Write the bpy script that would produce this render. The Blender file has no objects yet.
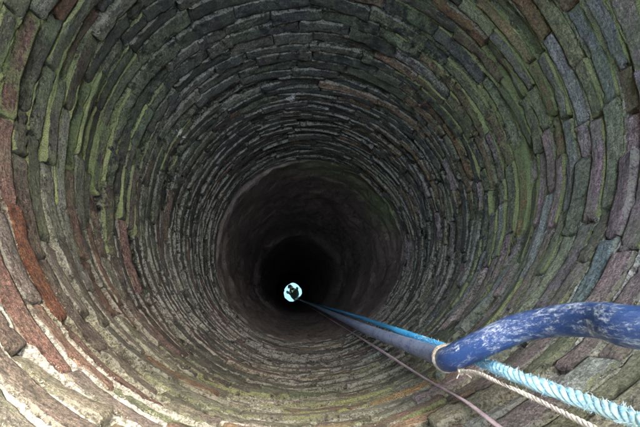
import bpy, math, random
import numpy as np
from mathutils import Vector, Matrix, noise as mn

rnd = random.Random(7)
rng = np.random.default_rng(11)
S = 0.52                      # radius of the well in metres; most lengths below are in radii
RIM = 1.30                    # mouth of the well above the camera (in radii)
D = math.radians
scene = bpy.context.scene
C = scene.collection

# ------------------------------------------------------------ camera
cam_d = bpy.data.cameras.new('camera'); cam = bpy.data.objects.new('camera', cam_d); C.objects.link(cam)
cam_d.sensor_width = 36; cam_d.lens = 430/640*36
cam_d.clip_start = 0.01; cam_d.clip_end = 2000
n = Vector(((291-320)/430, -(297-213.5)/430, -1)).normalized()
az = -n; ax_ = (Vector((1, 0, 0)) - az*az.x).normalized(); ay_ = az.cross(ax_)
cam.matrix_world = Matrix((ax_, ay_, az)).to_4x4()
scene.camera = cam

# ------------------------------------------------------------ sky and sun
SUN_EL, SUN_AZ = 48, 66       # azimuth measured from +X towards +Y
w = bpy.data.worlds.new('World'); scene.world = w; w.use_nodes = True
nt = w.node_tree; nt.nodes.clear()
sky = nt.nodes.new('ShaderNodeTexSky'); sky.sky_type = 'NISHITA'; sky.sun_disc = False
sky.sun_elevation = D(SUN_EL); sky.sun_rotation = D(90-SUN_AZ)
sky.air_density = 1.6; sky.dust_density = 4.0; sky.ozone_density = 0.8
bg = nt.nodes.new('ShaderNodeBackground'); bg.inputs['Strength'].default_value = 0.15
wo = nt.nodes.new('ShaderNodeOutputWorld')
nt.links.new(sky.outputs[0], bg.inputs[0]); nt.links.new(bg.outputs[0], wo.inputs[0])
sl = bpy.data.lights.new('sun', 'SUN'); sl.energy = .5; sl.angle = D(14); sl.color = (1, .95, .88)
so = bpy.data.objects.new('sun', sl); C.objects.link(so)
sd = Vector((math.cos(D(SUN_EL))*math.cos(D(SUN_AZ)), math.cos(D(SUN_EL))*math.sin(D(SUN_AZ)), math.sin(D(SUN_EL))))
so.rotation_euler = sd.to_track_quat('Z', 'Y').to_euler()
so.location = (0, 0, 6)
vs = scene.view_settings; vs.view_transform = 'Standard'; vs.look = 'None'; vs.gamma = 1
vs.exposure = 5.55
vs.use_white_balance = True; vs.white_balance_temperature = 7000; vs.white_balance_tint = 5
scene.cycles.max_bounces = 7; scene.cycles.diffuse_bounces = 6; scene.cycles.glossy_bounces = 4

# ------------------------------------------------------------ helpers
def link(o, parent=None):
    C.objects.link(o)
    if parent: o.parent = parent
    return o
def mesh_np(name, V, F, mat=None, parent=None, attrs=None, smooth=True):
    """V (n,3); F (m,4) or list of faces; attrs {name: (n,) or (n,4)}"""
    me = bpy.data.meshes.new(name)
    if isinstance(F, np.ndarray):
        k = F.shape[1]; m = len(F)
        me.vertices.add(len(V)); me.vertices.foreach_set('co', np.ascontiguousarray(V, dtype=np.float32).ravel())
        me.loops.add(m*k); me.loops.foreach_set('vertex_index', F.astype(np.int32).ravel())
        me.polygons.add(m); me.polygons.foreach_set('loop_start', np.arange(0, m*k, k, dtype=np.int32))
        me.polygons.foreach_set('loop_total', np.full(m, k, dtype=np.int32))
        me.update(calc_edges=True)
    else:
        me.from_pydata([tuple(v) for v in V], [], F)
    if smooth: me.polygons.foreach_set('use_smooth', np.ones(len(me.polygons), dtype=bool))
    for a, v in (attrs or {}).items():
        v = np.asarray(v, dtype=np.float32)
        if v.ndim == 1:
            at = me.attributes.new(a, 'FLOAT', 'POINT'); at.data.foreach_set('value', v)
        else:
            at = me.attributes.new(a, 'FLOAT_COLOR', 'POINT'); at.data.foreach_set('color', v.ravel())
    me.validate()
    if mat: me.materials.append(mat)
    return link(bpy.data.objects.new(name, me), parent)
def empty(name, loc=(0, 0, 0)):
    o = bpy.data.objects.new(name, None); o.location = loc; o.empty_display_size = .1
    return link(o)
def tag(o, label=None, cat=None, group=None, kind=None):
    if label: o['label'] = label
    if cat: o['category'] = cat
    if group: o['group'] = group
    if kind: o['kind'] = kind
    return o
def smooth01(a, b, x):
    t = np.clip((x-a)/(b-a), 0, 1); return t*t*(3-2*t)

# lattice value noise, vectorised
_tab = rng.random((64, 64, 64)).astype(np.float32)
def vnoise(x, y, z):
    x, y, z = np.broadcast_arrays(x, y, z)
    xi, yi, zi = np.floor(x).astype(int), np.floor(y).astype(int), np.floor(z).astype(int)
    fx, fy, fz = x-xi, y-yi, z-zi
    fx, fy, fz = fx*fx*(3-2*fx), fy*fy*(3-2*fy), fz*fz*(3-2*fz)
    r = 0
    for i in (0, 1):
        for j in (0, 1):
            for k in (0, 1):
                r = r + _tab[(xi+i) % 64, (yi+j) % 64, (zi+k) % 64]*(fx if i else 1-fx)*(fy if j else 1-fy)*(fz if k else 1-fz)
    return r*2-1
def fbm(x, y, z, o=3):
    r, a, t = 0, 1, 0
    for k in range(o):
        r = r + a*vnoise(x*2**k+7*k, y*2**k+3*k, z*2**k+5*k); t += a; a *= .5
    return r/t

# ------------------------------------------------------------ the shape of the well
BR_END = 3.64                 # depth (radii below the camera) where the brickwork stops
WATER = 20.3
def radius(z):                # z = depth below camera in radii (negative above)
    z = np.asarray(z, float)
    s = np.where(z < 1.9, z, 1.9+(z-1.9)/.62)
    r = np.where(z < 1.9, 1.0, z/np.maximum(s, .1))
    return np.where(z > BR_END, BR_END/(1.9+(BR_END-1.9)/.62), r)
def snorm(z):
    return np.maximum(np.asarray(z, float)/radius(z), -2)
_s = [-2, 1.2, 1.64, 2.2, 3.2, 4.7, 8, 13, 31]
_cx = [.08, .09, .10, .11, .15, .205, .18, .15, .05]
_cy = [.62, .62, .61, .545, .515, .52, .50, .48, .45]
def centre(z):
    s = snorm(z); r = radius(z)
    return np.interp(s, _s, _cx)*r, np.interp(s, _s, _cy)*r
def place(th, z, off):
    """world point on the wall: angle, depth, distance INTO the well from the nominal face (radii)"""
    th, z, off = np.broadcast_arrays(np.asarray(th, float), np.asarray(z, float), np.asarray(off, float))
    cx, cy = centre(z)
    R = radius(z)*(1 + .012*np.sin(3*th+1.1+z*.3) + .010*np.sin(2*th+.4)) + .012*vnoise(np.cos(th)*1.6+9, np.sin(th)*1.6+9, z*1.1+20) - off
    return np.stack([(cx+R*np.cos(th))*S, (cy+R*np.sin(th))*S, -z*S], -1)

def bump_ang(deg, c, wd):     # smooth bump of half-width wd round angle c (degrees)
    d = (np.asarray(deg)-c+180) % 360-180
    return np.exp(-(d/wd)**2)
def regions(th, z):
    """what grows and lies on the wall, and painted shade, at an angle and depth: lime, moss, soot"""
    deg = np.degrees(th); s = snorm(z)
    nn = fbm(np.cos(th)*2.2+30, np.sin(th)*2.2+30, np.asarray(z)*1.5+11, 3)
    lime = .72*bump_ang(deg, -130, 26)*(1-smooth01(.95, 1.6, s)) + .42*bump_ang(deg, -35, 28)*(1-smooth01(1.4, 2.2, s)) + .40*bump_ang(deg, -95, 30)*(1-smooth01(1.5, 3.2, s))
    moss = (1.05*bump_ang(deg, 170, 30) + 1.15*bump_ang(deg, 25, 42) + .5*bump_ang(deg, -28, 34) + .5*bump_ang(deg, -90, 40) + .25*bump_ang(deg, 95, 40))
    moss = moss*(1-smooth01(1.7, 3.4, s)*.75)*(.85+.6*nn)
    soot_shade = bump_ang(deg, 112, 46)*smooth01(.95, 1.7, s) + .95*smooth01(1.45, 2.5, s) + .50*nn  # fading light painted in as darker tone with depth; the noise is dirt
    soot_shade = soot_shade + .35*bump_ang(deg, 165, 40)*smooth01(1.3, 2.0, s) + .45*bump_ang(deg, 5, 35)*smooth01(2.1, 2.6, s)
    return np.clip(lime, 0, 1), np.clip(moss, 0, 1.2), np.clip(soot_shade, 0, 1)

# ------------------------------------------------------------ materials
def mat(name):
    m = bpy.data.materials.new(name); m.use_nodes = True
    return m, m.node_tree.nodes, m.node_tree.links, m.node_tree.nodes['Principled BSDF']
def N(ns, t, **kw):
    nd = ns.new(t)
    for k, v in kw.items():
        if k in nd.inputs: nd.inputs[k].default_value = v
        else: setattr(nd, k, v)
    return nd
def mixc(ns, ls, fac, a, b, blend='MIX'):
    m = ns.new('ShaderNodeMix'); m.data_type = 'RGBA'; m.blend_type = blend
    for sock, v in ((m.inputs[0], fac), (m.inputs[6], a), (m.inputs[7], b)):
        if hasattr(v, 'is_linked'): ls.new(v, sock)
        else: sock.default_value = v if not isinstance(v, tuple) or len(v) == 4 else (*v, 1)
    return m.outputs[2]
def math_(ns, ls, op, a, b=None, c=None, clamp=False):
    m = ns.new('ShaderNodeMath'); m.operation = op; m.use_clamp = clamp
    for i, v in enumerate((a, b, c)):
        if v is None: continue
        if hasattr(v, 'is_linked'): ls.new(v, m.inputs[i])
        else: m.inputs[i].default_value = v
    return m.outputs[0]
def tex(ns, ls, co, scale, detail=6, rough=.6, stretch=None, dist=0):
    if stretch:
        mp = ns.new('ShaderNodeMapping'); mp.inputs['Scale'].default_value = stretch; ls.new(co, mp.inputs[0]); co = mp.outputs[0]
    t = ns.new('ShaderNodeTexNoise'); t.inputs['Scale'].default_value = scale; t.inputs['Detail'].default_value = detail
    t.inputs['Roughness'].default_value = rough; t.inputs['Distortion'].default_value = dist; ls.new(co, t.inputs['Vector'])
    return t.outputs['Fac']
def ramp(ns, ls, fac, a, b, ca=(0, 0, 0), cb=(1, 1, 1)):
    r = ns.new('ShaderNodeMapRange'); r.interpolation_type = 'SMOOTHSTEP'
    r.inputs[1].default_value = a; r.inputs[2].default_value = b; ls.new(fac, r.inputs[0]); return r.outputs[0]

def masonry(name, is_brick):
    m, ns, ls, p = mat(name)
    geo = ns.new('ShaderNodeNewGeometry'); co = geo.outputs['Position']
    def attr(a):
        t = ns.new('ShaderNodeAttribute'); t.attribute_name = a; return t
    tint = attr('tint').outputs['Color']; moss = attr('moss').outputs['Fac']; lime = attr('lime').outputs['Fac']; soot_shade = attr('soot_shade').outputs['Fac']
    edge = attr('edge').outputs['Fac']
    ledge = attr('ledge').outputs['Fac']
    def M_(a, b=None, c=None, op='MULTIPLY', clamp=False): return math_(ns, ls, op, a, b, c, clamp)
    def ADD(*v):
        r = v[0]
        for q in v[1:]: r = math_(ns, ls, 'ADD', r, q)
        return r
    n1 = tex(ns, ls, co, 46, 8, .75); n2 = tex(ns, ls, co, 190, 7, .8); n3 = tex(ns, ls, co, 11, 6, .65, dist=.5)
    n4 = tex(ns, ls, co, 520, 3, .8); n5 = tex(ns, ls, co, 240, 4, .8)
    n7 = tex(ns, ls, co, 38, 6, .7, stretch=(1, 1, 4.5))
    v1 = M_(ramp(ns, ls, ADD(M_(n1, .45), M_(n7, .55)), .36, .64), 1.25, .42, 'MULTIPLY_ADD')
    v2 = M_(ramp(ns, ls, n2, .36, .64), 1.3, .38, 'MULTIPLY_ADD')
    v4 = M_(ramp(ns, ls, n4, .36, .64), 1.0, .52, 'MULTIPLY_ADD')
    col = mixc(ns, ls, 1.0, tint, M_(M_(v1, v2), v4), 'MULTIPLY')
    # pale bloom in patches
    bl = ramp(ns, ls, ADD(M_(n3, .65), M_(n2, .55)), .62, .76)
    col = mixc(ns, ls, M_(bl, .22 if is_brick else .3), col, (.36, .37, .32))
    # soot and wet black slime, plus shade painted in with depth and in joints
    sm = M_(M_(soot_shade, .86), ramp(ns, ls, ADD(M_(n1, .6), M_(n2, .4)), .60, .36), clamp=False)
    sm = M_(ADD(sm, M_(soot_shade, .48)), 1.0, clamp=True)
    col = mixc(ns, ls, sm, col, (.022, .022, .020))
    # light caught by the upper arris, painted in pale with silt and wear
    lit_arris = M_(ramp(ns, ls, ADD(M_(ledge, .50), M_(n2, .75), M_(n1, .55)), .94, 1.14), M_(soot_shade, -.10, 1, 'MULTIPLY_ADD'))
    if is_brick: col = mixc(ns, ls, M_(lit_arris, .95), col, mixc(ns, ls, n4, (.22, .215, .18), (.62, .61, .54)))
    # mineral specks
    sp = ramp(ns, ls, ADD(M_(n5, .80), M_(n1, .30)), .665, .72)
    col = mixc(ns, ls, M_(sp, .7), col, (.58, .58, .52))
    dots = ns.new('ShaderNodeTexVoronoi'); dots.inputs['Scale'].default_value = 210; ls.new(co, dots.inputs['Vector'])
    dm = M_(ramp(ns, ls, ADD(dots.outputs['Distance'], M_(n2, .55)), .52, .42), ramp(ns, ls, ADD(M_(n1, .6), M_(n3, .4)), .50, .58))
    col = mixc(ns, ls, M_(dm, M_(M_(moss, .6), .35, None, 'ADD'), clamp=True), col, mixc(ns, ls, moss, (.50, .50, .45), (.44, .48, .26)))
    pit = ramp(ns, ls, ADD(M_(n2, .6), M_(n5, .4)), .42, .34)
    col = mixc(ns, ls, M_(pit, .7), col, (.03, .028, .024))
    # lime
    lm = ramp(ns, ls, ADD(M_(lime, .62 if not is_brick else .20), M_(edge, .18), M_(n1, .40), M_(n2, .25)), .84 if is_brick else .62, .96 if is_brick else .74)
    lm = M_(lm, M_(lime, 1.8, clamp=True))
    col = mixc(ns, ls, lm, col, mixc(ns, ls, ramp(ns, ls, ADD(M_(n2, .6), M_(n5, .4)), .40, .56), (.19, .175, .15), (.88, .87, .84)))
    # moss: thick on joints and upper arrises, thin film elsewhere
    mm = ADD(M_(moss, .40), M_(edge, .16), M_(ledge, .26), M_(n2, .45), M_(n1, .25), M_(n3, .35))
    mk = ramp(ns, ls, mm, 1.02 if is_brick else .90, 1.12 if is_brick else 1.00)
    mk = M_(M_(mk, M_(moss, 1.6, clamp=True)), M_(lm, -.8, 1, 'MULTIPLY_ADD'))
    col = mixc(ns, ls, mk, col, mixc(ns, ls, ramp(ns, ls, n4, .3, .7), (.10, .125, .04), (.56, .58, .26)))
    film = M_(M_(moss, ramp(ns, ls, ADD(M_(n3, .6), M_(n1, .4)), .42, .56)), .60, clamp=True)
    col = mixc(ns, ls, film, col, mixc(ns, ls, ramp(ns, ls, n2, .3, .7), (.065, .095, .04), (.24, .32, .14)))
    ls.new(col, p.inputs['Base Color'])
    rg = ADD(M_(ramp(ns, ls, n1, .35, .65), .42), .34)
    ls.new(M_(ADD(rg, M_(mk, .3)), 1.0, clamp=True), p.inputs['Roughness']); p.inputs['Specular IOR Level'].default_value = .5
    h = ADD(M_(n1, .6), M_(n7, .5), M_(n2, .5), M_(n5, .2), M_(n4, .1), M_(mk, .25))
    b = ns.new('ShaderNodeBump'); b.inputs['Strength'].default_value = 1.0; b.inputs['Distance'].default_value = .024 if is_brick else .034
    ls.new(h, b.inputs['Height']); ls.new(b.outputs[0], p.inputs['Normal'])
    return m
M_brick = masonry('worn_brick', True)
M_mortar = masonry('crumbling_mortar', False)

def rocky(name, c1, c2, scale, bump=.02, rough=.8):
    m, ns, ls, p = mat(name)
    geo = ns.new('ShaderNodeNewGeometry'); co = geo.outputs['Position']
    n1 = tex(ns, ls, co, scale, 8, .65); n2 = tex(ns, ls, co, scale*6, 6, .7)
    f = math_(ns, ls, 'MULTIPLY_ADD', n2, .5, math_(ns, ls, 'MULTIPLY', n1, .6), clamp=True)
    ls.new(mixc(ns, ls, ramp(ns, ls, f, .3, .8), c1, c2), p.inputs['Base Color'])
    p.inputs['Roughness'].default_value = rough
    b = ns.new('ShaderNodeBump'); b.inputs['Distance'].default_value = bump; ls.new(math_(ns, ls, 'ADD', n1, n2), b.inputs['Height']); ls.new(b.outputs[0], p.inputs['Normal'])
    return m
M_ground = rocky('grassy_ground', (.05, .08, .025), (.14, .15, .07), 5)
M_coping = rocky('coping_stone', (.16, .15, .13), (.34, .32, .28), 9, .01)

# shaft rock with a green algae patch where the wall turns damp
def shaft_material():
    m, ns, ls, p = mat('shaft_rock')
    geo = ns.new('ShaderNodeNewGeometry'); co = geo.outputs['Position']
    n1 = tex(ns, ls, co, 5, 8, .65, stretch=(1, 1, .45)); n2 = tex(ns, ls, co, 30, 6, .7, stretch=(1, 1, .6))
    al = ns.new('ShaderNodeAttribute'); al.attribute_name = 'algae'
    f = math_(ns, ls, 'ADD', math_(ns, ls, 'MULTIPLY', n1, .6), math_(ns, ls, 'MULTIPLY', n2, .45), clamp=True)
    col = mixc(ns, ls, ramp(ns, ls, f, .3, .75), (.07, .055, .048), (.22, .175, .15))
    g = math_(ns, ls, 'MULTIPLY', al.outputs['Fac'], ramp(ns, ls, n1, .25, .55), clamp=True)
    col = mixc(ns, ls, g, col, (.16, .27, .10))
    ls.new(col, p.inputs['Base Color']); p.inputs['Roughness'].default_value = .85
    b = ns.new('ShaderNodeBump'); b.inputs['Distance'].default_value = .03
    ls.new(math_(ns, ls, 'ADD', n1, math_(ns, ls, 'MULTIPLY', n2, .5)), b.inputs['Height']); ls.new(b.outputs[0], p.inputs['Normal'])
    return m
M_shaft = shaft_material()

# ------------------------------------------------------------ the well: mortar bed and courses of bricks
well = empty('brick_well', (0, 0, float(-BR_END*S)))
tag(well, 'round well shaft lined with courses of worn mossy bricks, seen from above', 'well')
WL = Vector((0, 0, -BR_END*S))
def local(V): return V - np.array(WL)

courses = []                  # (z top, z bottom)
z = -RIM
while z < BR_END-.02:
    hgt = float(np.interp(z, [.9, 1.3, 1.8, 2.4, 3.6], [.094, .083, .066, .051, .046]))*(1+rng.uniform(-.14, .14))
    courses.append((z, min(z+hgt, BR_END))); z += hgt
def wave(ci, th):             # a course is never quite level
    return .012*vnoise(np.cos(th)*1.7+ci*.13, np.sin(th)*1.7+5, ci*.21+3) + .010*np.sin(th*1+1.0)

# mortar: a rough skin behind the brick faces, bulging out where lime was smeared on
nt_, nz_ = 360, 300
th = np.linspace(0, 2*math.pi, nt_, endpoint=False); zz = np.linspace(-RIM, BR_END, nz_)
TH, ZZ = np.meshgrid(th, zz)
cs, sn = np.cos(TH), np.sin(TH)
off = -.036 + .012*fbm(cs*9+50, sn*9+50, ZZ*9+50, 3)
V1 = place(TH, ZZ, off).reshape(-1, 3)
idx = np.arange(nt_*nz_).reshape(nz_, nt_)
F1 = np.stack([idx[:-1], np.roll(idx[:-1], -1, 1), np.roll(idx[1:], -1, 1), idx[1:]], -1).reshape(-1, 4)
lime, moss, soot_shade = regions(TH, ZZ)
A1 = [np.full(len(V1), .30), moss.ravel()*.4, lime.ravel()*.25, np.clip(soot_shade.ravel()*.5+.45, 0, 1)]  # sheet behind the bricks painted extra dark, as shade in the gaps
# one rough squeezed-out bead of mortar along every bed joint
Vs, Fs, As, k = [V1], [F1], [[q] for q in A1], len(V1)
for ci in range(1, len(courses)):
    zc = courses[ci][0]
    nt_, prof = (2000, np.array([-1.0, -.72, -.3, .1, .5, .8, 1.0])) if .3 < zc < 1.7 else (900, np.array([-1.0, -.5, 0, .5, 1.0]))
    th = np.linspace(0, 2*math.pi, nt_, endpoint=False)
    TH, PR = np.meshgrid(th, prof)
    cs, sn = np.cos(TH), np.sin(TH)
    lime, moss, soot_shade = regions(TH, np.full_like(TH, zc))
    hw = (.0065 + .0055*lime + .0035*moss)*(1.2 if zc < 1.7 else .7) + .004*vnoise(cs*6+ci, sn*6+3, ci*1.7)*(.5+lime)
    ZZ = zc + wave(ci, TH) + PR*np.maximum(hw, .002) + .0035*vnoise(cs*30+ci*3, sn*30+5, PR*2+ci)
    low = 1-np.abs(PR)**3
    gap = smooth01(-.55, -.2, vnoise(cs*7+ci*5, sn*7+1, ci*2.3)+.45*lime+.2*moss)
    off = -.034 + (.024+.007*lime+.009*moss)*low*(gap if zc > 1.7 else .45+.55*gap) + low*(.005*vnoise(cs*22+ci*9, sn*22, PR*1.5+ci) + .004*vnoise(cs*60+ci*9, sn*60, PR*3+ci) + .0025*vnoise(cs*150+ci*9, sn*150, PR*3+ci))
    V = place(TH, ZZ, off).reshape(-1, 3)
    m_ = len(prof); idx = np.arange(nt_*m_).reshape(m_, nt_)+k
    Fs.append(np.stack([idx[:-1], np.roll(idx[:-1], -1, 1), np.roll(idx[1:], -1, 1), idx[1:]], -1).reshape(-1, 4)); Vs.append(V); k += len(V)
    for q, v in zip(As, (np.full(len(V), .70), moss.ravel(), lime.ravel(), np.clip(soot_shade*.8+.40*float(smooth01(1.3, 2.3, zc))+.75*(1-gap)*(1-.6*lime)*float(smooth01(1.2, 1.9, zc)), 0, 1).ravel())): q.append(v)  # broken joints painted darker for the shadow lines under bricks
V = np.concatenate(Vs); As = [np.concatenate(q) for q in As]
mortar = mesh_np('mortar', local(V), np.concatenate(Fs), M_mortar, well, dict(tint=np.tile(np.array([.30, .29, .225, 1.0]), (len(V), 1)), moss=As[1], lime=As[2], soot_shade=As[3], edge=As[0]))

PAL = dict(
    maroon=[(.150, .092, .085), (.165, .10, .09), (.135, .102, .095), (.16, .13, .125), (.17, .095, .08), (.145, .125, .115), (.12, .11, .10)],
    grey=[(.15, .145, .115), (.18, .17, .14), (.12, .11, .095), (.20, .195, .16), (.13, .14, .10), (.15, .10, .08), (.21, .20, .17)],
    dark=[(.115, .108, .095), (.095, .09, .085), (.135, .128, .105), (.12, .10, .085), (.10, .10, .10)],
    brown=[(.20, .14, .085), (.17, .125, .085), (.16, .155, .10), (.21, .185, .165), (.18, .125, .09), (.15, .155, .105), (.21, .185, .175), (.22, .14, .075)],
    mauve=[(.225, .17, .185), (.19, .155, .16), (.24, .19, .20), (.195, .20, .20), (.15, .145, .125), (.17, .165, .13), (.20, .17, .18), (.14, .15, .11)],
    rust=[(.195, .085, .058), (.175, .078, .055)],
    teal=[(.18, .23, .24), (.20, .25, .26)])
def tint_for(deg, s):
    deg = (deg+180) % 360-180
    w_ = {}
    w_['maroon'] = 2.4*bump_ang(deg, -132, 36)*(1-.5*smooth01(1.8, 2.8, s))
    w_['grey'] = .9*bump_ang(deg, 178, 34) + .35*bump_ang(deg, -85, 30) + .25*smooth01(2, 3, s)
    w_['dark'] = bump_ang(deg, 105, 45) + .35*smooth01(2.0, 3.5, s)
    w_['brown'] = bump_ang(deg, 35, 32) + .2*bump_ang(deg, -90, 25)
    w_['mauve'] = bump_ang(deg, -28, 36)
    w_['rust'] = .018 + .16*bump_ang(deg, -128, 30)
    w_['teal'] = .22*bump_ang(deg, -42, 20)*bump_ang(s*40, 90, 28) + .05*bump_ang(deg, -150, 20)
    ks = list(w_); ws = [float(w_[k]) for k in ks]
    k = rnd.choices(ks, ws)[0]
    c = rnd.choice(PAL[k]); g_ = dict(mauve=1.5, brown=1.4, maroon=1.0, grey=1.05).get(k, 1); c = tuple(q*g_ for q in c); m_ = sum(c)/3; c = tuple(max(.02, m_+(q-m_)*1.22) for q in c); f = rnd.uniform(.70, 1.45)
    return np.array([c[0]*f*rnd.uniform(.94, 1.06), c[1]*f, c[2]*f*rnd.uniform(.94, 1.06), 1])

# one brick = front face grid with worn, rounded arrises + sides going back into the wall
def brick_arrays(ci, z0, z1, t0, t1):
    nu, nv = (16, 7)
    L = t1-t0; tm = (t0+t1)/2; zm = (z0+z1)/2
    lime, moss, soot_shade = [float(a) for a in regions(np.array(tm), np.array(zm))]
    jv = (.006+.006*lime)*rnd.uniform(.6, 1.4); jh = .004*rnd.uniform(.6, 1.7)
    a0, a1 = t0+jh, t1-jh; b0, b1 = z0+jv*rnd.uniform(.5, 1), z1-jv*rnd.uniform(.3, .8)
    # sunk, proud and skewed bricks
    proud = rnd.gauss(.001, .0055) - (.02 if rnd.random() < .03 else 0); yaw = rnd.gauss(0, .0045); pitch = rnd.gauss(-.001, .0035); roll = rnd.gauss(0, .004); wedge = rnd.gauss(0, .0025)
    u = np.linspace(0, 1, nu+1); v = np.linspace(0, 1, nv+1)
    ue = (1-np.cos(u*math.pi))/2*.45+u*.55; ve = (1-np.cos(v*math.pi))/2*.45+v*.55
    U, Vv = np.meshgrid(ue, ve)
    seed = rnd.uniform(0, 60)
    nT = a0+(a1-a0)*U; nZ = b0+(b1-b0)*Vv
    nZ = nZ + roll*(U-.5)*2 + wedge*(U-.5)*(Vv-.5)*2
    # ragged outline
    ex = np.maximum(np.abs(U-.5)*2, 0); ey = np.abs(Vv-.5)*2
    nZ = nZ + .0035*vnoise(U*5+seed, Vv*1.3+seed, seed)*ey**2
    nT = nT + .007*vnoise(U*1.3+seed+9, Vv*3+seed, seed)*ex**2
    du = (1-np.abs(U-.5)*2)*(a1-a0)/2; dv = (1-np.abs(Vv-.5)*2)*(b1-b0)/2
    rr = .0040*rnd.uniform(.5, 1.7)
    dd = np.minimum(du, dv)
    # corners wear more
    cor = np.clip(1-np.hypot(np.clip(rr*1.8-du, 0, None), np.clip(rr*1.2-dv, 0, None))/(rr*1.8), 0, 1)
    drop = np.clip(vnoise(U*9+seed, Vv*2.5+seed, seed+7)-.25, 0, 1)*np.clip(1-dd/.022, 0, 1)*.022 + (1-np.sqrt(np.clip(1-(1-np.clip(cor, 0, 1))**2, 0, 1)))*rr*1.1
    O = proud + yaw*(U-.5)*2 + pitch*(Vv-.5)*2 - drop
    O = O + .0032*fbm(U*4+seed, Vv*2+seed, seed, 2) + .0022*vnoise(U*12+seed, Vv*5+seed, seed+3)
    nZ = nZ + wave(ci, nT)
    P = place(nT, nZ, O)
    # the rim of the grid is extended back into the wall (sides), then closed
    ring = [(0, j) for j in range(nu)] + [(i, nu) for i in range(nv)] + [(nv, j) for j in range(nu, 0, -1)] + [(i, 0) for i in range(nv, 0, -1)]
    ri = np.array([r[0] for r in ring]); rj = np.array([r[1] for r in ring])
    B = place(nT[ri, rj], nZ[ri, rj], np.full(len(ring), -.10))
    V = np.concatenate([P.reshape(-1, 3), B])
    g = np.arange((nu+1)*(nv+1)).reshape(nv+1, nu+1)
    F = [tuple(q) for q in np.stack([g[:-1, :-1], g[:-1, 1:], g[1:, 1:], g[1:, :-1]], -1).reshape(-1, 4)]
    k = len(ring); base = g.size
    for q in range(k):
        q2 = (q+1) % k
        F.append((int(g[ri[q2], rj[q2]]), int(g[ri[q], rj[q]]), base+q, base+q2))
    edge = np.clip(1-dd/.022, 0, 1).ravel()
    edge = np.concatenate([edge, np.full(k, .1)])
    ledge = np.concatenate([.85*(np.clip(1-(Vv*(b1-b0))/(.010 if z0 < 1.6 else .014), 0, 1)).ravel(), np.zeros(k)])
    n_ = len(V)
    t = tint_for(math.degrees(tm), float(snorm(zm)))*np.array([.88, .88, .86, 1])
    mo = moss*rnd.uniform(.5, 1.35); li = lime*rnd.uniform(.5, 1.3); sx = min(1, max(0, soot_shade*rnd.uniform(.4, 1.3)+rnd.uniform(-.15, .15)))
    return V, F, dict(tint=np.tile(t, (n_, 1)), moss=np.full(n_, mo), lime=np.full(n_, li), soot_shade=np.full(n_, sx), edge=edge, ledge=ledge), list(range(base, base+k))

# camera projection, only to decide which bricks show largest
Rm = np.array([list(ax_), list(ay_), list(az)])
def shown_area(V):
    q = V @ Rm; zc = -q[:, 2]
    if (zc < .05).any(): return 0
    x = 320+q[:, 0]/zc*430; y = 213.5-q[:, 1]/zc*430
    if x.max() < 0 or x.min() > 640 or y.max() < 0 or y.min() > 427: return 0
    x = np.clip(x, 0, 640); y = np.clip(y, 0, 427)
    return (x.max()-x.min())*(y.max()-y.min())+1e-3

bricks = []
for ci, (z0, z1) in enumerate(courses):
    t = rnd.uniform(0, .3); end = t+2*math.pi; cuts = [t]
    while cuts[-1] < end-.12:
        cuts.append(cuts[-1] + (rnd.uniform(.25, .40) if rnd.random() > .18 else rnd.uniform(.13, .22))/float(radius(z0)))
    cuts[-1] = end
    for a, b in zip(cuts[:-1], cuts[1:]):
        if z1 > BR_END-.03 and rnd.random() < .35: continue
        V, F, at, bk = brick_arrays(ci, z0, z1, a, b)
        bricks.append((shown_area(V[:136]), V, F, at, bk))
bricks.sort(key=lambda b: -b[0])
for a, V, F, at, bk in bricks[:300]:
    c = V[:136].mean(0)
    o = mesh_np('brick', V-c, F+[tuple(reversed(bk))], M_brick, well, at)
    o.location = Vector(c)-WL
Vs, Fs, As, k = [], [], {q: [] for q in ('tint', 'moss', 'lime', 'soot_shade', 'edge', 'ledge')}, 0
for a, V, F, at, bk in bricks[300:]:
    Vs.append(V); Fs.append(np.array(F)+k); k += len(V)
    for q in As: As[q].append(at[q])
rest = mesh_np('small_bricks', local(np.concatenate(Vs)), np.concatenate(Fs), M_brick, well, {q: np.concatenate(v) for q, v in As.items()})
rest['kind'] = 'stuff'

# ------------------------------------------------------------ moss and lime crumbs sitting on the joints (real tufts)
def blob_cloud(name, pts, nrm, size, material, parent, seed):
    r = np.random.default_rng(seed)
    base = np.array([(1, 0, 0), (-1, 0, 0), (0, 1, 0), (0, -1, 0), (0, 0, 1), (0, 0, -1)], float)
    fc = np.array([(0, 2, 4), (2, 1, 4), (1, 3, 4), (3, 0, 4), (2, 0, 5), (1, 2, 5), (3, 1, 5), (0, 3, 5)])
    m = len(pts)
    # random rotations
    q = r.normal(size=(m, 4)); q /= np.linalg.norm(q, axis=1)[:, None]
    a, b, c, d = q.T
    R = np.stack([1-2*(c*c+d*d), 2*(b*c-a*d), 2*(b*d+a*c), 2*(b*c+a*d), 1-2*(b*b+d*d), 2*(c*d-a*b), 2*(b*d-a*c), 2*(c*d+a*b), 1-2*(b*b+c*c)], -1).reshape(m, 3, 3)
    sc = size[:, None]*r.uniform(.4, 1.3, (m, 3))
    v = base[None]*sc[:, None, :]
    v = np.einsum('mij,mkj->mki', R, v) + pts[:, None, :]
    V = v.reshape(-1, 3); F = (fc[None]+(np.arange(m)*6)[:, None, None]).reshape(-1, 3)
    o = mesh_np(name, local(V), F, material, parent, dict(shade=np.repeat(r.random(m), 6)), smooth=False)
    o['kind'] = 'stuff'; return o
def tuft_mat(name, a, b):
    m, ns, ls, p = mat(name)
    t = ns.new('ShaderNodeAttribute'); t.attribute_name = 'shade'
    ls.new(mixc(ns, ls, t.outputs['Fac'], a, b), p.inputs['Base Color']); p.inputs['Roughness'].default_value = .85
    return m
M_moss = tuft_mat('moss', (.045, .07, .02), (.26, .32, .11))
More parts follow.
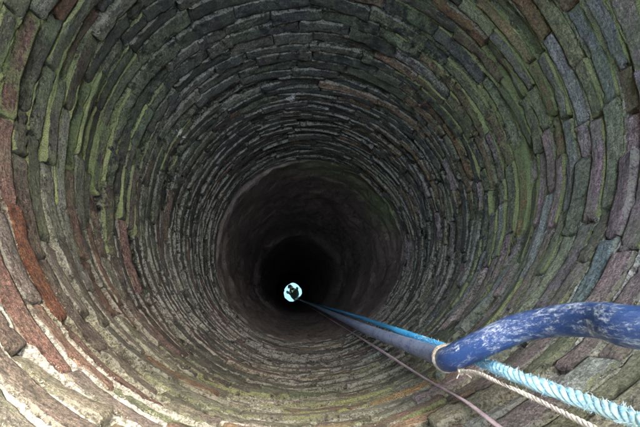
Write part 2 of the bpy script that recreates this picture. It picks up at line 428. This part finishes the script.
M_crumb = tuft_mat('lime_crumb', (.40, .38, .33), (.78, .77, .73))
cz = np.array([c[0] for c in courses])
def joint_points(m, r, key):
    th = r.uniform(0, 2*math.pi, m); ci = r.integers(0, len(courses), m)
    zt = cz[ci] + wave(ci, th) + r.normal(0, .006, m)
    l, mo, so_ = regions(th, zt)
    patch = fbm(np.cos(th)*7+60, np.sin(th)*7+60, zt*8, 2)
    wgt = (mo*(1-l) if key == 'moss' else l) * smooth01(-.25, .35, patch) * (1-smooth01(2.2, 3.3, snorm(zt)))
    keep = r.random(m) < wgt*1.1
    return th[keep], zt[keep]
r_ = np.random.default_rng(5)
th, zt = joint_points(200000, r_, 'moss')
pts = place(th, zt, r_.uniform(-.014, .003, len(th)))
blob_cloud('moss_growth', pts, None, r_.uniform(.0004, .0013, len(th)), M_moss, well, 1)
th, zt = joint_points(260000, r_, 'lime')
pts = place(th, zt, r_.uniform(-.010, .004, len(th)))
blob_cloud('lime_crumbs', pts, None, r_.uniform(.0003, .0009, len(th)), M_crumb, well, 2)

# ------------------------------------------------------------ rock shaft below, water at the bottom
nt_, nz_ = 220, 360
th = np.linspace(0, 2*math.pi, nt_, endpoint=False)
zz = BR_END - .12 + (WATER+.72-BR_END)*np.linspace(0, 1, nz_)**1.6
TH, ZZ = np.meshgrid(th, zz)
cs, sn = np.cos(TH), np.sin(TH)
off = -.004-.045*(1-smooth01(-.06, .0, ZZ-BR_END))-.02*smooth01(.0, .5, ZZ-BR_END) + .055*fbm(cs*2.6+4, sn*2.6+4, ZZ*2.2, 4)*smooth01(-.05, .12, ZZ-BR_END) + .010*vnoise(cs*12+4, sn*12+4, ZZ*9)
off = off + .07*(smooth01(7.6, 7.9, ZZ)-smooth01(8.7, 9.3, ZZ)) + .02*np.abs(vnoise(cs*3, sn*3, ZZ*5))
V = place(TH, ZZ, off).reshape(-1, 3)
idx = np.arange(nt_*nz_).reshape(nz_, nt_)
F = np.stack([idx[:-1], np.roll(idx[:-1], -1, 1), np.roll(idx[1:], -1, 1), idx[1:]], -1).reshape(-1, 4)
alg = bump_ang(np.degrees(TH), 33, 20)*(1-smooth01(.35, 1.1, ZZ-BR_END+.4*np.abs(np.degrees(TH)-33)/20))*.55 + .35*bump_ang(np.degrees(TH), 75, 30)*(1-smooth01(.2, .7, ZZ-BR_END))
shaft = mesh_np('rock_shaft', V, F, M_shaft, None, dict(algae=alg.ravel()))
shaft['kind'] = 'structure'

m, ns, ls, p = mat('well_water')
p.inputs['Base Color'].default_value = (.008, .012, .012, 1); p.inputs['Roughness'].default_value = .0
p.inputs['IOR'].default_value = 1.62; p.inputs['Specular Tint'].default_value = (.55, .95, 1, 1)
_g = ns.new('ShaderNodeNewGeometry'); _b = ns.new('ShaderNodeBump'); _b.inputs['Distance'].default_value = .0006
ls.new(tex(ns, ls, _g.outputs['Position'], 4, 2, .5), _b.inputs['Height']); ls.new(_b.outputs[0], p.inputs['Normal'])
cxw, cyw = centre(np.array(WATER))
a = np.linspace(0, 2*math.pi, 48, endpoint=False)
V = np.array([(float(cxw)*S, float(cyw)*S, -WATER*S)] + [((float(cxw)+1.3*math.cos(t))*S, (float(cyw)+1.3*math.sin(t))*S, -WATER*S) for t in a])
water = mesh_np('water', V, [(0, i+1, (i+1) % 48+1) for i in range(48)], m, None, smooth=False)
water['kind'] = 'structure'

# ------------------------------------------------------------ mouth of the well and the ground round it
mx, my = [float(v)*S for v in centre(np.array(-RIM))]
TOPZ = RIM*S; GZ = TOPZ-.55
def ringpt(r, t, z): return (mx+r*math.cos(t), my+r*math.sin(t), z)
cop = empty('stone_coping', (mx, my, GZ)); tag(cop, 'ring of pale coping stones round the mouth of the well', 'coping')
ns_ = 14
for i in range(ns_):
    t0, t1 = 2*math.pi*i/ns_+.008, 2*math.pi*(i+1)/ns_-.008
    V, F = [], []
    for k in range(7):
        t = t0+(t1-t0)*k/6
        for r, z_ in ((S*1.035, TOPZ+.002), (S*1.035, TOPZ+.05), (S*1.05, TOPZ+.062), (S*1.05+.27, TOPZ+.062), (S*1.05+.28, TOPZ+.05), (S*1.05+.28, TOPZ+.002)):
            q = ringpt(r+rnd.uniform(-.002, .002), t, z_+rnd.uniform(-.002, .002)); V.append((q[0]-mx, q[1]-my, q[2]-GZ))
        if k:
            b = (k-1)*6
            for j in range(6): F.append((b+j, b+(j+1) % 6, b+6+(j+1) % 6, b+6+j))
    F += [tuple(range(5, -1, -1)), tuple(range(36, 42))]
    mesh_np('coping_stone', V, F, M_coping, cop, smooth=False)
# outer face of the parapet
V, F = [], []
for i in range(64):
    t = 2*math.pi*i/64
    V += [tuple(np.array(ringpt(S*1.05+.25, t, TOPZ))-np.array((mx, my, GZ))), tuple(np.array(ringpt(S*1.05+.25, t, GZ-.1))-np.array((mx, my, GZ)))]
    j = (i+1) % 64; F.append((2*i, 2*i+1, 2*j+1, 2*j))
mesh_np('parapet_face', V, F, M_coping, cop)
# ground: one sheet with a hole for the well
V, F = [], []
rr = [S*1.05+.24, 1.6, 3, 8, 30, 120, 600]
for ir, r in enumerate(rr):
    for i in range(64):
        t = 2*math.pi*i/64; q = ringpt(r, t, GZ+(.03*mn.noise(Vector((r*math.cos(t)*.7, r*math.sin(t)*.7, 0))) if 1 < ir < 5 else 0)); V.append(q)
        if ir:
            b = (ir-1)*64; j = (i+1) % 64; F.append((b+i, b+64+i, b+64+j, b+j))
tag(mesh_np('ground', V, F, M_ground), kind='structure')

# ------------------------------------------------------------ hose and ropes
def catmull(P, per=12):
    P = [Vector(p) for p in P]; P = [P[0]*2-P[1]] + P + [P[-1]*2-P[-2]]; out = []
    for i in range(1, len(P)-2):
        a, b, c, d = P[i-1], P[i], P[i+1], P[i+2]
        # centripetal
        t0 = 0; t1 = t0+max((b-a).length, 1e-5)**.5; t2 = t1+max((c-b).length, 1e-5)**.5; t3 = t2+max((d-c).length, 1e-5)**.5
        for k in range(per):
            t = t1+(t2-t1)*k/per
            A1 = a*((t1-t)/(t1-t0))+b*((t-t0)/(t1-t0)); A2 = b*((t2-t)/(t2-t1))+c*((t-t1)/(t2-t1)); A3 = c*((t3-t)/(t3-t2))+d*((t-t2)/(t3-t2))
            B1 = A1*((t2-t)/(t2-t0))+A2*((t-t0)/(t2-t0)); B2 = A2*((t3-t)/(t3-t1))+A3*((t-t1)/(t3-t1))
            out.append(B1*((t2-t)/(t2-t1))+B2*((t-t1)/(t2-t1)))
    out.append(P[-2]); return out
def resample(P, step):
    P = [Vector(p) for p in P]; L = [0]
    for a, b in zip(P[:-1], P[1:]): L.append(L[-1]+(b-a).length)
    L = np.array(L); A = np.array([list(p) for p in P])
    s = []; x = 0
    while x < L[-1]: s.append(x); x += step(x) if callable(step) else step
    s.append(L[-1]); s = np.array(s)
    return np.stack([np.interp(s, L, A[:, i]) for i in range(3)], 1), s
def frames(P):
    T = np.gradient(P, axis=0); T /= np.linalg.norm(T, axis=1)[:, None]
    n0 = np.cross(T[0], (0.3, .2, 1)); n0 /= np.linalg.norm(n0); Ns = [n0]
    for i in range(1, len(P)):
        q = Ns[-1]-T[i]*np.dot(Ns[-1], T[i]); Ns.append(q/np.linalg.norm(q))
    Ns = np.array(Ns); return T, Ns, np.cross(T, Ns)
def tube(P, rad, seg, cap=True):
    P = np.asarray(P); T, A, B = frames(P); rad = np.broadcast_to(np.asarray(rad, float), (len(P), seg)) if np.ndim(rad) != 1 else np.repeat(np.asarray(rad)[:, None], seg, 1)
    t = np.linspace(0, 2*math.pi, seg, endpoint=False)
    V = P[:, None]+rad[..., None]*(np.cos(t)[None, :, None]*A[:, None]+np.sin(t)[None, :, None]*B[:, None])
    idx = np.arange(len(P)*seg).reshape(len(P), seg)
    F = np.stack([idx[:-1], np.roll(idx[:-1], -1, 1), np.roll(idx[1:], -1, 1), idx[1:]], -1).reshape(-1, 4)
    return V.reshape(-1, 3), F
def strands(P, s, nst, R, r, pitch, seg=6, flip=1):
    T, A, B = frames(P); Vs, Fs, k = [], [], 0; R = np.broadcast_to(R, (len(P),))[:, None]
    for j in range(nst):
        ph = flip*2*math.pi*s/pitch+2*math.pi*j/nst
        Q = P+R*(np.cos(ph)[:, None]*A+np.sin(ph)[:, None]*B)
        V, F = tube(Q, r, seg); Vs.append(V); Fs.append(F+k); k += len(V)
    return np.concatenate(Vs), np.concatenate(Fs)

HOSE = [(x*S, y*S, z*S) for x, y, z in [(1.120, -0.100, 0.750), (0.950, -0.050, 0.700), (0.800, 0.020, 0.350), (0.600, -0.020, -0.150), (0.486, -0.042, -0.588), (0.514, -0.038, -0.705), (0.512, -0.044, -0.811), (0.482, -0.064, -0.905), (0.428, -0.106, -0.986), (0.395, -0.147, -1.077), (0.418, -0.166, -1.202), (0.485, -0.190, -1.509), (0.495, -0.198, -1.909), (0.487, -0.203, -2.709), (0.485, -0.200, -3.909), (0.485, -0.185, -7.509), (0.436, -0.135, -20.800)]]
ROPE = [(x*S, y*S, z*S) for x, y, z in [(0.750, -0.600, 0.750), (0.550, -0.350, 0.200), (0.490, -0.172, -0.583), (0.496, -0.173, -0.624), (0.498, -0.173, -0.756), (0.470, -0.162, -0.899), (0.485, -0.162, -1.122), (0.520, -0.167, -1.478), (0.525, -0.160, -2.278), (0.525, -0.152, -3.478), (0.520, -0.150, -7.478), (0.468, -0.147, -20.800)]]
CORD = [(x*S, y*S, z*S) for x, y, z in [(0.402, -0.172, -1.040), (0.392, -0.156, -0.930), (0.390, -0.157, -0.821), (0.401, -0.163, -0.740), (0.405, -0.171, -0.599), (0.402, -0.174, -0.497), (0.500, -0.380, 0.300), (0.550, -0.550, 0.740), (0.600, -0.750, 0.750)]]
TWINE = [(x*S, y*S, z*S) for x, y, z in [(0.450, -0.500, 0.750), (0.420, -0.330, 0.100), (0.443, -0.274, -0.800), (0.440, -0.268, -0.942), (0.447, -0.261, -1.144), (0.456, -0.270, -1.472), (0.460, -0.271, -1.800), (0.466, -0.270, -2.400), (0.466, -0.262, -4.000), (0.438, -0.189, -20.800)]]

# blue poly hose, dusty
m, ns, ls, p = mat('dusty_blue_hose')
at = ns.new('ShaderNodeAttribute'); at.attribute_name = 'run'; co = at.outputs['Vector']
geo = ns.new('ShaderNodeNewGeometry'); sx = ns.new('ShaderNodeSeparateXYZ'); ls.new(geo.outputs['Position'], sx.inputs[0])
n1 = tex(ns, ls, co, 170, 8, .85, stretch=(.4, 1, 1), dist=.2); n2 = tex(ns, ls, co, 420, 5, .8, stretch=(.5, 1, 1)); n3 = tex(ns, ls, co, 16, 4, .5)
n6 = tex(ns, ls, co, 260, 3, .6, stretch=(.03, 1, 1))
deep = ramp(ns, ls, sx.outputs['Z'], -1.05*S, -1.5*S)
f = math_(ns, ls, 'ADD', math_(ns, ls, 'MULTIPLY', n1, .85), math_(ns, ls, 'MULTIPLY', n2, .30))
f = math_(ns, ls, 'ADD', f, math_(ns, ls, 'MULTIPLY', n3, .35))
f = math_(ns, ls, 'ADD', f, math_(ns, ls, 'MULTIPLY', n6, .12))
# dried silt and scuffs, heavier on the length that rubs against the wall
f = math_(ns, ls, 'ADD', f, math_(ns, ls, 'MULTIPLY', deep, .10))
c_ = mixc(ns, ls, ramp(ns, ls, f, .81, .97), (.018, .060, .20), (.50, .57, .66))
c_ = mixc(ns, ls, math_(ns, ls, 'MULTIPLY', deep, math_(ns, ls, 'MULTIPLY', ramp(ns, ls, n1, .30, .62), .75)), c_, (.24, .29, .50))
sc_ = ramp(ns, ls, n6, .62, .70)
c_ = mixc(ns, ls, math_(ns, ls, 'MULTIPLY', sc_, .35), c_, (.40, .47, .60))
ls.new(c_, p.inputs['Base Color']); p.inputs['Roughness'].default_value = .28
b = ns.new('ShaderNodeBump'); b.inputs['Distance'].default_value = .0015; ls.new(math_(ns, ls, 'ADD', n1, n2), b.inputs['Height']); ls.new(b.outputs[0], p.inputs['Normal'])
M_hose = m
P, s = resample(catmull(HOSE, 16), lambda x: .006 if x < 2.2 else .03)
hr = .030*S*(1+.02*np.sin(s*31)+.012*np.sin(s*77))
V, F = tube(P, hr, 28)
_a = np.tile(np.linspace(0, 2*math.pi, 28, endpoint=False), len(P)); _l = np.repeat(s, 28)
hose = mesh_np('water_hose', V-np.array(P[0]), F, M_hose, None, dict(run=np.stack([_l, np.cos(_a)*.030*S, np.sin(_a)*.030*S, np.ones(len(_l))], -1))); hose.location = Vector(P[0])
tag(hose, 'thick dusty blue water hose arching in from the right and hanging down the well', 'hose')

def fibre_mat(name, a, b, scale, rough=.7):
    m, ns, ls, p = mat(name)
    geo = ns.new('ShaderNodeNewGeometry'); co = geo.outputs['Position']
    n1 = tex(ns, ls, co, scale, 6, .75); n2 = tex(ns, ls, co, scale*6, 4, .8)
    f = math_(ns, ls, 'ADD', math_(ns, ls, 'MULTIPLY', n1, .6), math_(ns, ls, 'MULTIPLY', n2, .5))
    ls.new(mixc(ns, ls, ramp(ns, ls, f, .38, .75), a, b), p.inputs['Base Color']); p.inputs['Roughness'].default_value = rough
    bb = ns.new('ShaderNodeBump'); bb.inputs['Distance'].default_value = .001; ls.new(f, bb.inputs['Height']); ls.new(bb.outputs[0], p.inputs['Normal'])
    return m
M_rope = fibre_mat('blue_fibre', (.015, .27, .60), (.10, .50, .78), 50)
_n, _l = M_rope.node_tree.nodes, M_rope.node_tree.links       # sun-bleached above, still blue below
_p = _n['Principled BSDF']; _g = _n.new('ShaderNodeNewGeometry'); _x = _n.new('ShaderNodeSeparateXYZ'); _l.new(_g.outputs['Position'], _x.inputs[0])
_src = _p.inputs['Base Color'].links[0].from_socket
_t = tex(_n, _l, _g.outputs['Position'], 160, 4, .8)
_f = math_(_n, _l, 'MULTIPLY', ramp(_n, _l, _x.outputs['Z'], -1.35*S, -.72*S), ramp(_n, _l, _t, .28, .55))
_l.new(mixc(_n, _l, _f, _src, (.55, .80, .82)), _p.inputs['Base Color'])
M_white = fibre_mat('pale_fibre', (.22, .20, .18), (.74, .71, .65), 45)
M_tie = fibre_mat('grubby_fibre', (.13, .11, .09), (.46, .42, .35), 70)
M_cord = fibre_mat('mauve_fibre', (.30, .23, .26), (.62, .50, .55), 40)

# braided blue rope with loose fibres
P, s = resample(catmull(ROPE, 16), lambda x: .0035 if x < 1.6 else .02)
rope = empty('blue_rope', P[0]); tag(rope, 'braided light blue rope with frayed fibres hanging down beside the hose', 'rope')
Va, Fa = strands(P, s, 4, .0078*S*(1+.06*np.sin(s*61)), .0062*S*(1+.12*np.sin(s*143)+.08*np.sin(s*59)), .080*S, 8)
mesh_np('braid', Va-P[0], Fa, M_rope, rope)
def fuzz(P, s, smax, m, R, ln, seed, name, material, parent, wd=.00035):
    r = np.random.default_rng(seed); T, A, B = frames(P)
    Vs, Fs, k = [], [], 0
    imax = int(np.searchsorted(s, smax))
    for _ in range(m):
        i = r.integers(1, imax); t = r.uniform(0, 6.28)
        d = A[i]*math.cos(t)+B[i]*math.sin(t); q = P[i]+d*R*.9
        g = (d*r.uniform(.3, 1)+T[i]*r.uniform(-1.4, 1.4)+r.normal(0, .3, 3)); g /= np.linalg.norm(g); l = ln*r.uniform(.3, 1.2)
        side = np.cross(g, d+1e-3); side /= np.linalg.norm(side)
        up = np.cross(side, g)
        mid = q+g*l*.5+d*l*.12; tip = q+g*l-d*l*.1
        vv = []
        for c, ww in ((q, wd), (mid, wd*.8), (tip, wd*.3)):
            vv += [c+side*ww, c-side*ww*.5+up*ww*.9, c-side*ww*.5-up*ww*.9]
        Vs += vv
        for a in (0, 3):
            for b in range(3): Fs.append((k+a+b, k+a+(b+1) % 3, k+a+3+(b+1) % 3, k+a+3+b))
        k += 9
    o = mesh_np(name, np.array(Vs)-P[0], np.array(Fs), material, parent); o['kind'] = 'stuff'; return o
M_fuzz = fibre_mat('bleached_fibre', (.35, .64, .74), (.74, .84, .85), 60)
fuzz(P, s, 1.4, 2600, .0135*S, .0050, 3, 'frayed_fibres', M_fuzz, rope)

# pale cord tied round the bend of the hose
P, s = resample(catmull(CORD, 14), .003)
cord = empty('pale_cord', P[0]); tag(cord, 'thin cream cord knotted round the bend of the blue hose', 'cord')
V, F = strands(P, s, 3, .0020*S, .0022*S*(1+.25*np.sin(s*90)+.15*np.sin(s*37)), .036*S, 6)
mesh_np('strand', V-P[0], F, M_white, cord)
fuzz(P, s, .9, 260, .004*S, .003, 9, 'loose_hairs', M_white, cord, .0002)
KN = Vector((0.402, -0.156, -1.139))*S; KT = Vector((0.023, -0.019, -0.124)).normalized()
q = KT.to_track_quat('Z', 'Y').to_matrix()
for k in range(2):
    lp = []
    for i in range(41):
        t = 2*math.pi*i/40
        v = q @ Vector(((.0318+.001*k)*S*math.cos(t), (.0318+.001*k)*S*math.sin(t), (k-.5)*.007*S+.004*S*math.sin(t+k*2)))
        lp.append(list(KN+v))
    Pl = np.array(lp); sl_ = np.concatenate([[0], np.cumsum(np.linalg.norm(np.diff(Pl, axis=0), axis=1))])
    V, F = strands(Pl, sl_, 3, .0019*S, .0021*S, .03*S, 6)
    mesh_np('binding', V-P[0], F, M_tie, cord)
# knot: a small trefoil with two loose ends
kc = Vector(CORD[0]); tr = []
for i in range(61):
    t = 2*math.pi*i/60
    tr.append(list(kc+Vector((math.sin(t)+2*math.sin(2*t), math.cos(t)-2*math.cos(2*t), -math.sin(3*t)))*.0022*S))
V, F = tube(np.array(tr), .0030*S, 6); mesh_np('knot', V-P[0], F, M_tie, cord)
for dx, dy, dz in ((-.012, -.016, .0), (.018, -.012, .012)):
    e = catmull([kc, kc+Vector((dx*.5, dy*.4, dz))*S, kc+Vector((dx, dy, dz))*S], 8)
    V, F = tube(np.array([list(v) for v in e]), .0018*S, 6); mesh_np('loose_end', V-P[0], F, M_tie, cord)

# mauve cord, flat and a little slack
P, s = resample(catmull(TWINE, 14), lambda x: .006 if x < 2 else .03)
T, A, B = frames(P); V = []; 
tw = s/.35
seg = 8; t = np.linspace(0, 2*math.pi, seg, endpoint=False)
for i in range(len(P)):
    ca, sa = math.cos(tw[i]), math.sin(tw[i]); a2 = A[i]*ca+B[i]*sa; b2 = -A[i]*sa+B[i]*ca
    for tt in t: V.append(P[i]+a2*math.cos(tt)*.0068*S+b2*math.sin(tt)*.0036*S)
idx = np.arange(len(P)*seg).reshape(len(P), seg)
F = np.stack([idx[:-1], np.roll(idx[:-1], -1, 1), np.roll(idx[1:], -1, 1), idx[1:]], -1).reshape(-1, 4)
tw_o = mesh_np('mauve_cord', np.array(V)-P[0], F, M_cord); tw_o.location = Vector(P[0])
tag(tw_o, 'thin dull mauve flat cord hanging just below the blue hose', 'cord')

# ------------------------------------------------------------ person leaning over the mouth (seen mirrored in the water)
def skin_fig(name, pts, edges, root, material, parent, sub=2):
    me = bpy.data.meshes.new(name); me.from_pydata([p[:3] for p in pts], edges, []); o = bpy.data.objects.new(name, me); link(o, parent)
    sm = o.modifiers.new('skin', 'SKIN'); sm.use_smooth_shade = True
    for i, p in enumerate(pts):
        me.skin_vertices[0].data[i].radius = (p[3], p[4] if len(p) > 4 else p[3]); me.skin_vertices[0].data[i].use_root = (i == root)
    o.modifiers.new('sub', 'SUBSURF').levels = sub; o.modifiers['sub'].render_levels = sub
    me.materials.append(material); return o
def plain(name, c, r=.8):
    m, ns, ls, p = mat(name)
    geo = ns.new('ShaderNodeNewGeometry'); f = tex(ns, ls, geo.outputs['Position'], 60, 4)
    ls.new(mixc(ns, ls, f, tuple(v*.8 for v in c), tuple(v*1.15 for v in c)), p.inputs['Base Color']); p.inputs['Roughness'].default_value = r; return m
M_cloth = plain('dark_cloth', (.02, .022, .028)); M_skin = plain('skin', (.33, .19, .13), .5); M_trouser = plain('trousers', (.06, .06, .075))
PX = mx+.36
px0 = my-.72             # where the feet stand
person = empty('person', (PX, px0, GZ)); person.rotation_euler = (0, 0, D(24)); person.scale = (1.1, 1.1, 1.1); tag(person, 'person in dark clothes leaning over the well, arms stretched down, seen as a dark reflection', 'person')
H = TOPZ+.06-GZ            # coping height above ground
hipy, hipz = .10, .93
b_pts = [(0, hipy, hipz, .15, .12), (0, .32, 1.10, .14, .11), (0, .60, 1.20, .22, .15), (0, .73, 1.20, .20, .12), (0, .78, 1.17, .10), (-.02, .84, 1.13, .07),
         (-.18, .68, 1.18, .075), (-.25, .76, .98, .058), (-.20, .72, .78, .040), (.18, .68, 1.18, .075), (.25, .76, .98, .058), (.02, .70, .78, .040),
         (-.10, .02, .88, .10), (-.12, -.16, .50, .068), (-.13, -.24, .09, .046), (-.13, -.11, .035, .042), (.10, .02, .88, .10), (.12, -.16, .50, .068), (.13, -.24, .09, .046), (.13, -.11, .035, .042),
         (-.15, .68, .68, .026), (-.13, .69, .62, .03), (-.02, .67, .69, .026), (-.04, .68, .63, .03)]
b_ed = [(0, 1), (1, 2), (2, 3), (3, 4), (4, 5), (2, 6), (6, 7), (7, 8), (2, 9), (9, 10), (10, 11), (0, 12), (12, 13), (13, 14), (14, 15), (0, 16), (16, 17), (17, 18), (18, 19), (8, 20), (20, 21), (11, 22), (22, 23)]
skin_fig('body', b_pts, b_ed, 0, M_cloth, person)
# head: ovoid with brow, nose, chin; looks down
def head_mesh():
    V, F = [], []; nu, nv = 24, 16
    for j in range(nv+1):
        ph = math.pi*j/nv
        for i in range(nu):
            t = 2*math.pi*i/nu
            x = math.sin(ph)*math.cos(t)*.076; y = math.sin(ph)*math.sin(t)*.098; z_ = math.cos(ph)*.118
            if z_ < -.03: x *= 1+(z_+.03)*4; y *= 1+(z_+.03)*1.5 if y > 0 else 1+(z_+.03)*5
            fr = max(0, math.sin(t))*math.sin(ph)
            y += fr**12*.022*math.exp(-((z_+.02)/.022)**2) - .008*math.exp(-((z_-.012)/.014)**2)*max(0, math.sin(t))**2*(1 if abs(math.cos(t)) > .2 else .2)
            V.append((x, y, z_))
    for j in range(nv):
        for i in range(nu):
            a = j*nu+i; b = j*nu+(i+1) % nu; F.append((a, b, b+nu, a+nu))
    return V, F
V, F = head_mesh(); hd = mesh_np('head', V, F, M_skin, person); hd.location = (-.03, .88, 1.07); hd.rotation_euler = (D(-100), 0, 0)
for sx in (-1, 1):
    V2 = [(.012*math.sin(a)*.5*sx+sx*.076, .02*math.cos(b)*math.cos(a), .032*math.sin(b)) for a in (-1, 0, 1) for b in np.linspace(0, 6.28, 10, endpoint=False)]
    F2 = [(r*10+i, r*10+(i+1) % 10, r*10+10+(i+1) % 10, r*10+10+i) for r in (0, 1) for i in range(10)]
    mesh_np('ear', V2, F2, M_skin, hd)
Vh = [(v[0]*1.9, v[1]*1.6-.012, v[2]*1.35+.01) for v in V]
keep = [f for f in F if sum(Vh[i][2] for i in f)/4 > (.045 if sum(Vh[i][1] for i in f) > .0 else -.06)]
mesh_np('hood', Vh, keep, M_cloth, hd)
# hands round the camera
for hx, hy, sg in ((-.13, .69, 1), (-.04, .68, -1)):
    pts = [(hx, hy, .62, .028, .018), (hx+sg*.004, hy, .58, .032, .016)]; ed = [(0, 1)]
    for k in range(4):
        b = len(pts); o_ = (k-1.5)*.017
        pts += [(hx+sg*.006, hy+o_, .565, .009), (hx+sg*.012, hy+o_*1.1, .535-abs(k-1.5)*-.004, .008), (hx+sg*.024, hy+o_*1.1, .515, .007)]
        ed += [(1, b), (b, b+1), (b+1, b+2)]
    b = len(pts); pts += [(hx+sg*.012, hy+.03, .60, .011), (hx+sg*.026, hy+.034, .575, .009)]; ed += [(0, b), (b, b+1)]
    skin_fig('hand', pts, ed, 0, M_skin, person, 1)

# ------------------------------------------------------------ cobwebs on the bricks
m, ns, ls, p = mat('cobweb_silk'); p.inputs['Base Color'].default_value = (.8, .8, .8, 1)
for (deg, zc, lab, k, sp) in ((98, 1.95+.65, 'loop of white cobweb on the dark bricks near the top', 3, .03), (150, 2.35, 'wisp of white cobweb on the dark bricks at the left', 4, .02)):
    r = np.random.default_rng(k); Vs, Fs, kk = [], [], 0
    t0 = math.radians(deg)
    for j in range(7):
        n_ = 9; a = np.cumsum(r.normal(0, sp*.35, n_)); b = np.cumsum(r.normal(0, sp*.4, n_))
        a = a-a.mean()+r.normal(0, sp); b = b-b.mean()+r.normal(0, sp)
        Pp = place(t0+a, zc+b, .018+r.uniform(0, .01, n_))
        Pp = np.array([list(v) for v in catmull(Pp, 4)])
        V, F = tube(Pp, .00025, 4); Vs.append(V); Fs.append(F+kk); kk += len(V)
    Vs = np.concatenate(Vs); o = mesh_np('cobweb', Vs-Vs.mean(0), np.concatenate(Fs), m); o.location = Vector(Vs.mean(0)); tag(o, lab, 'cobweb')
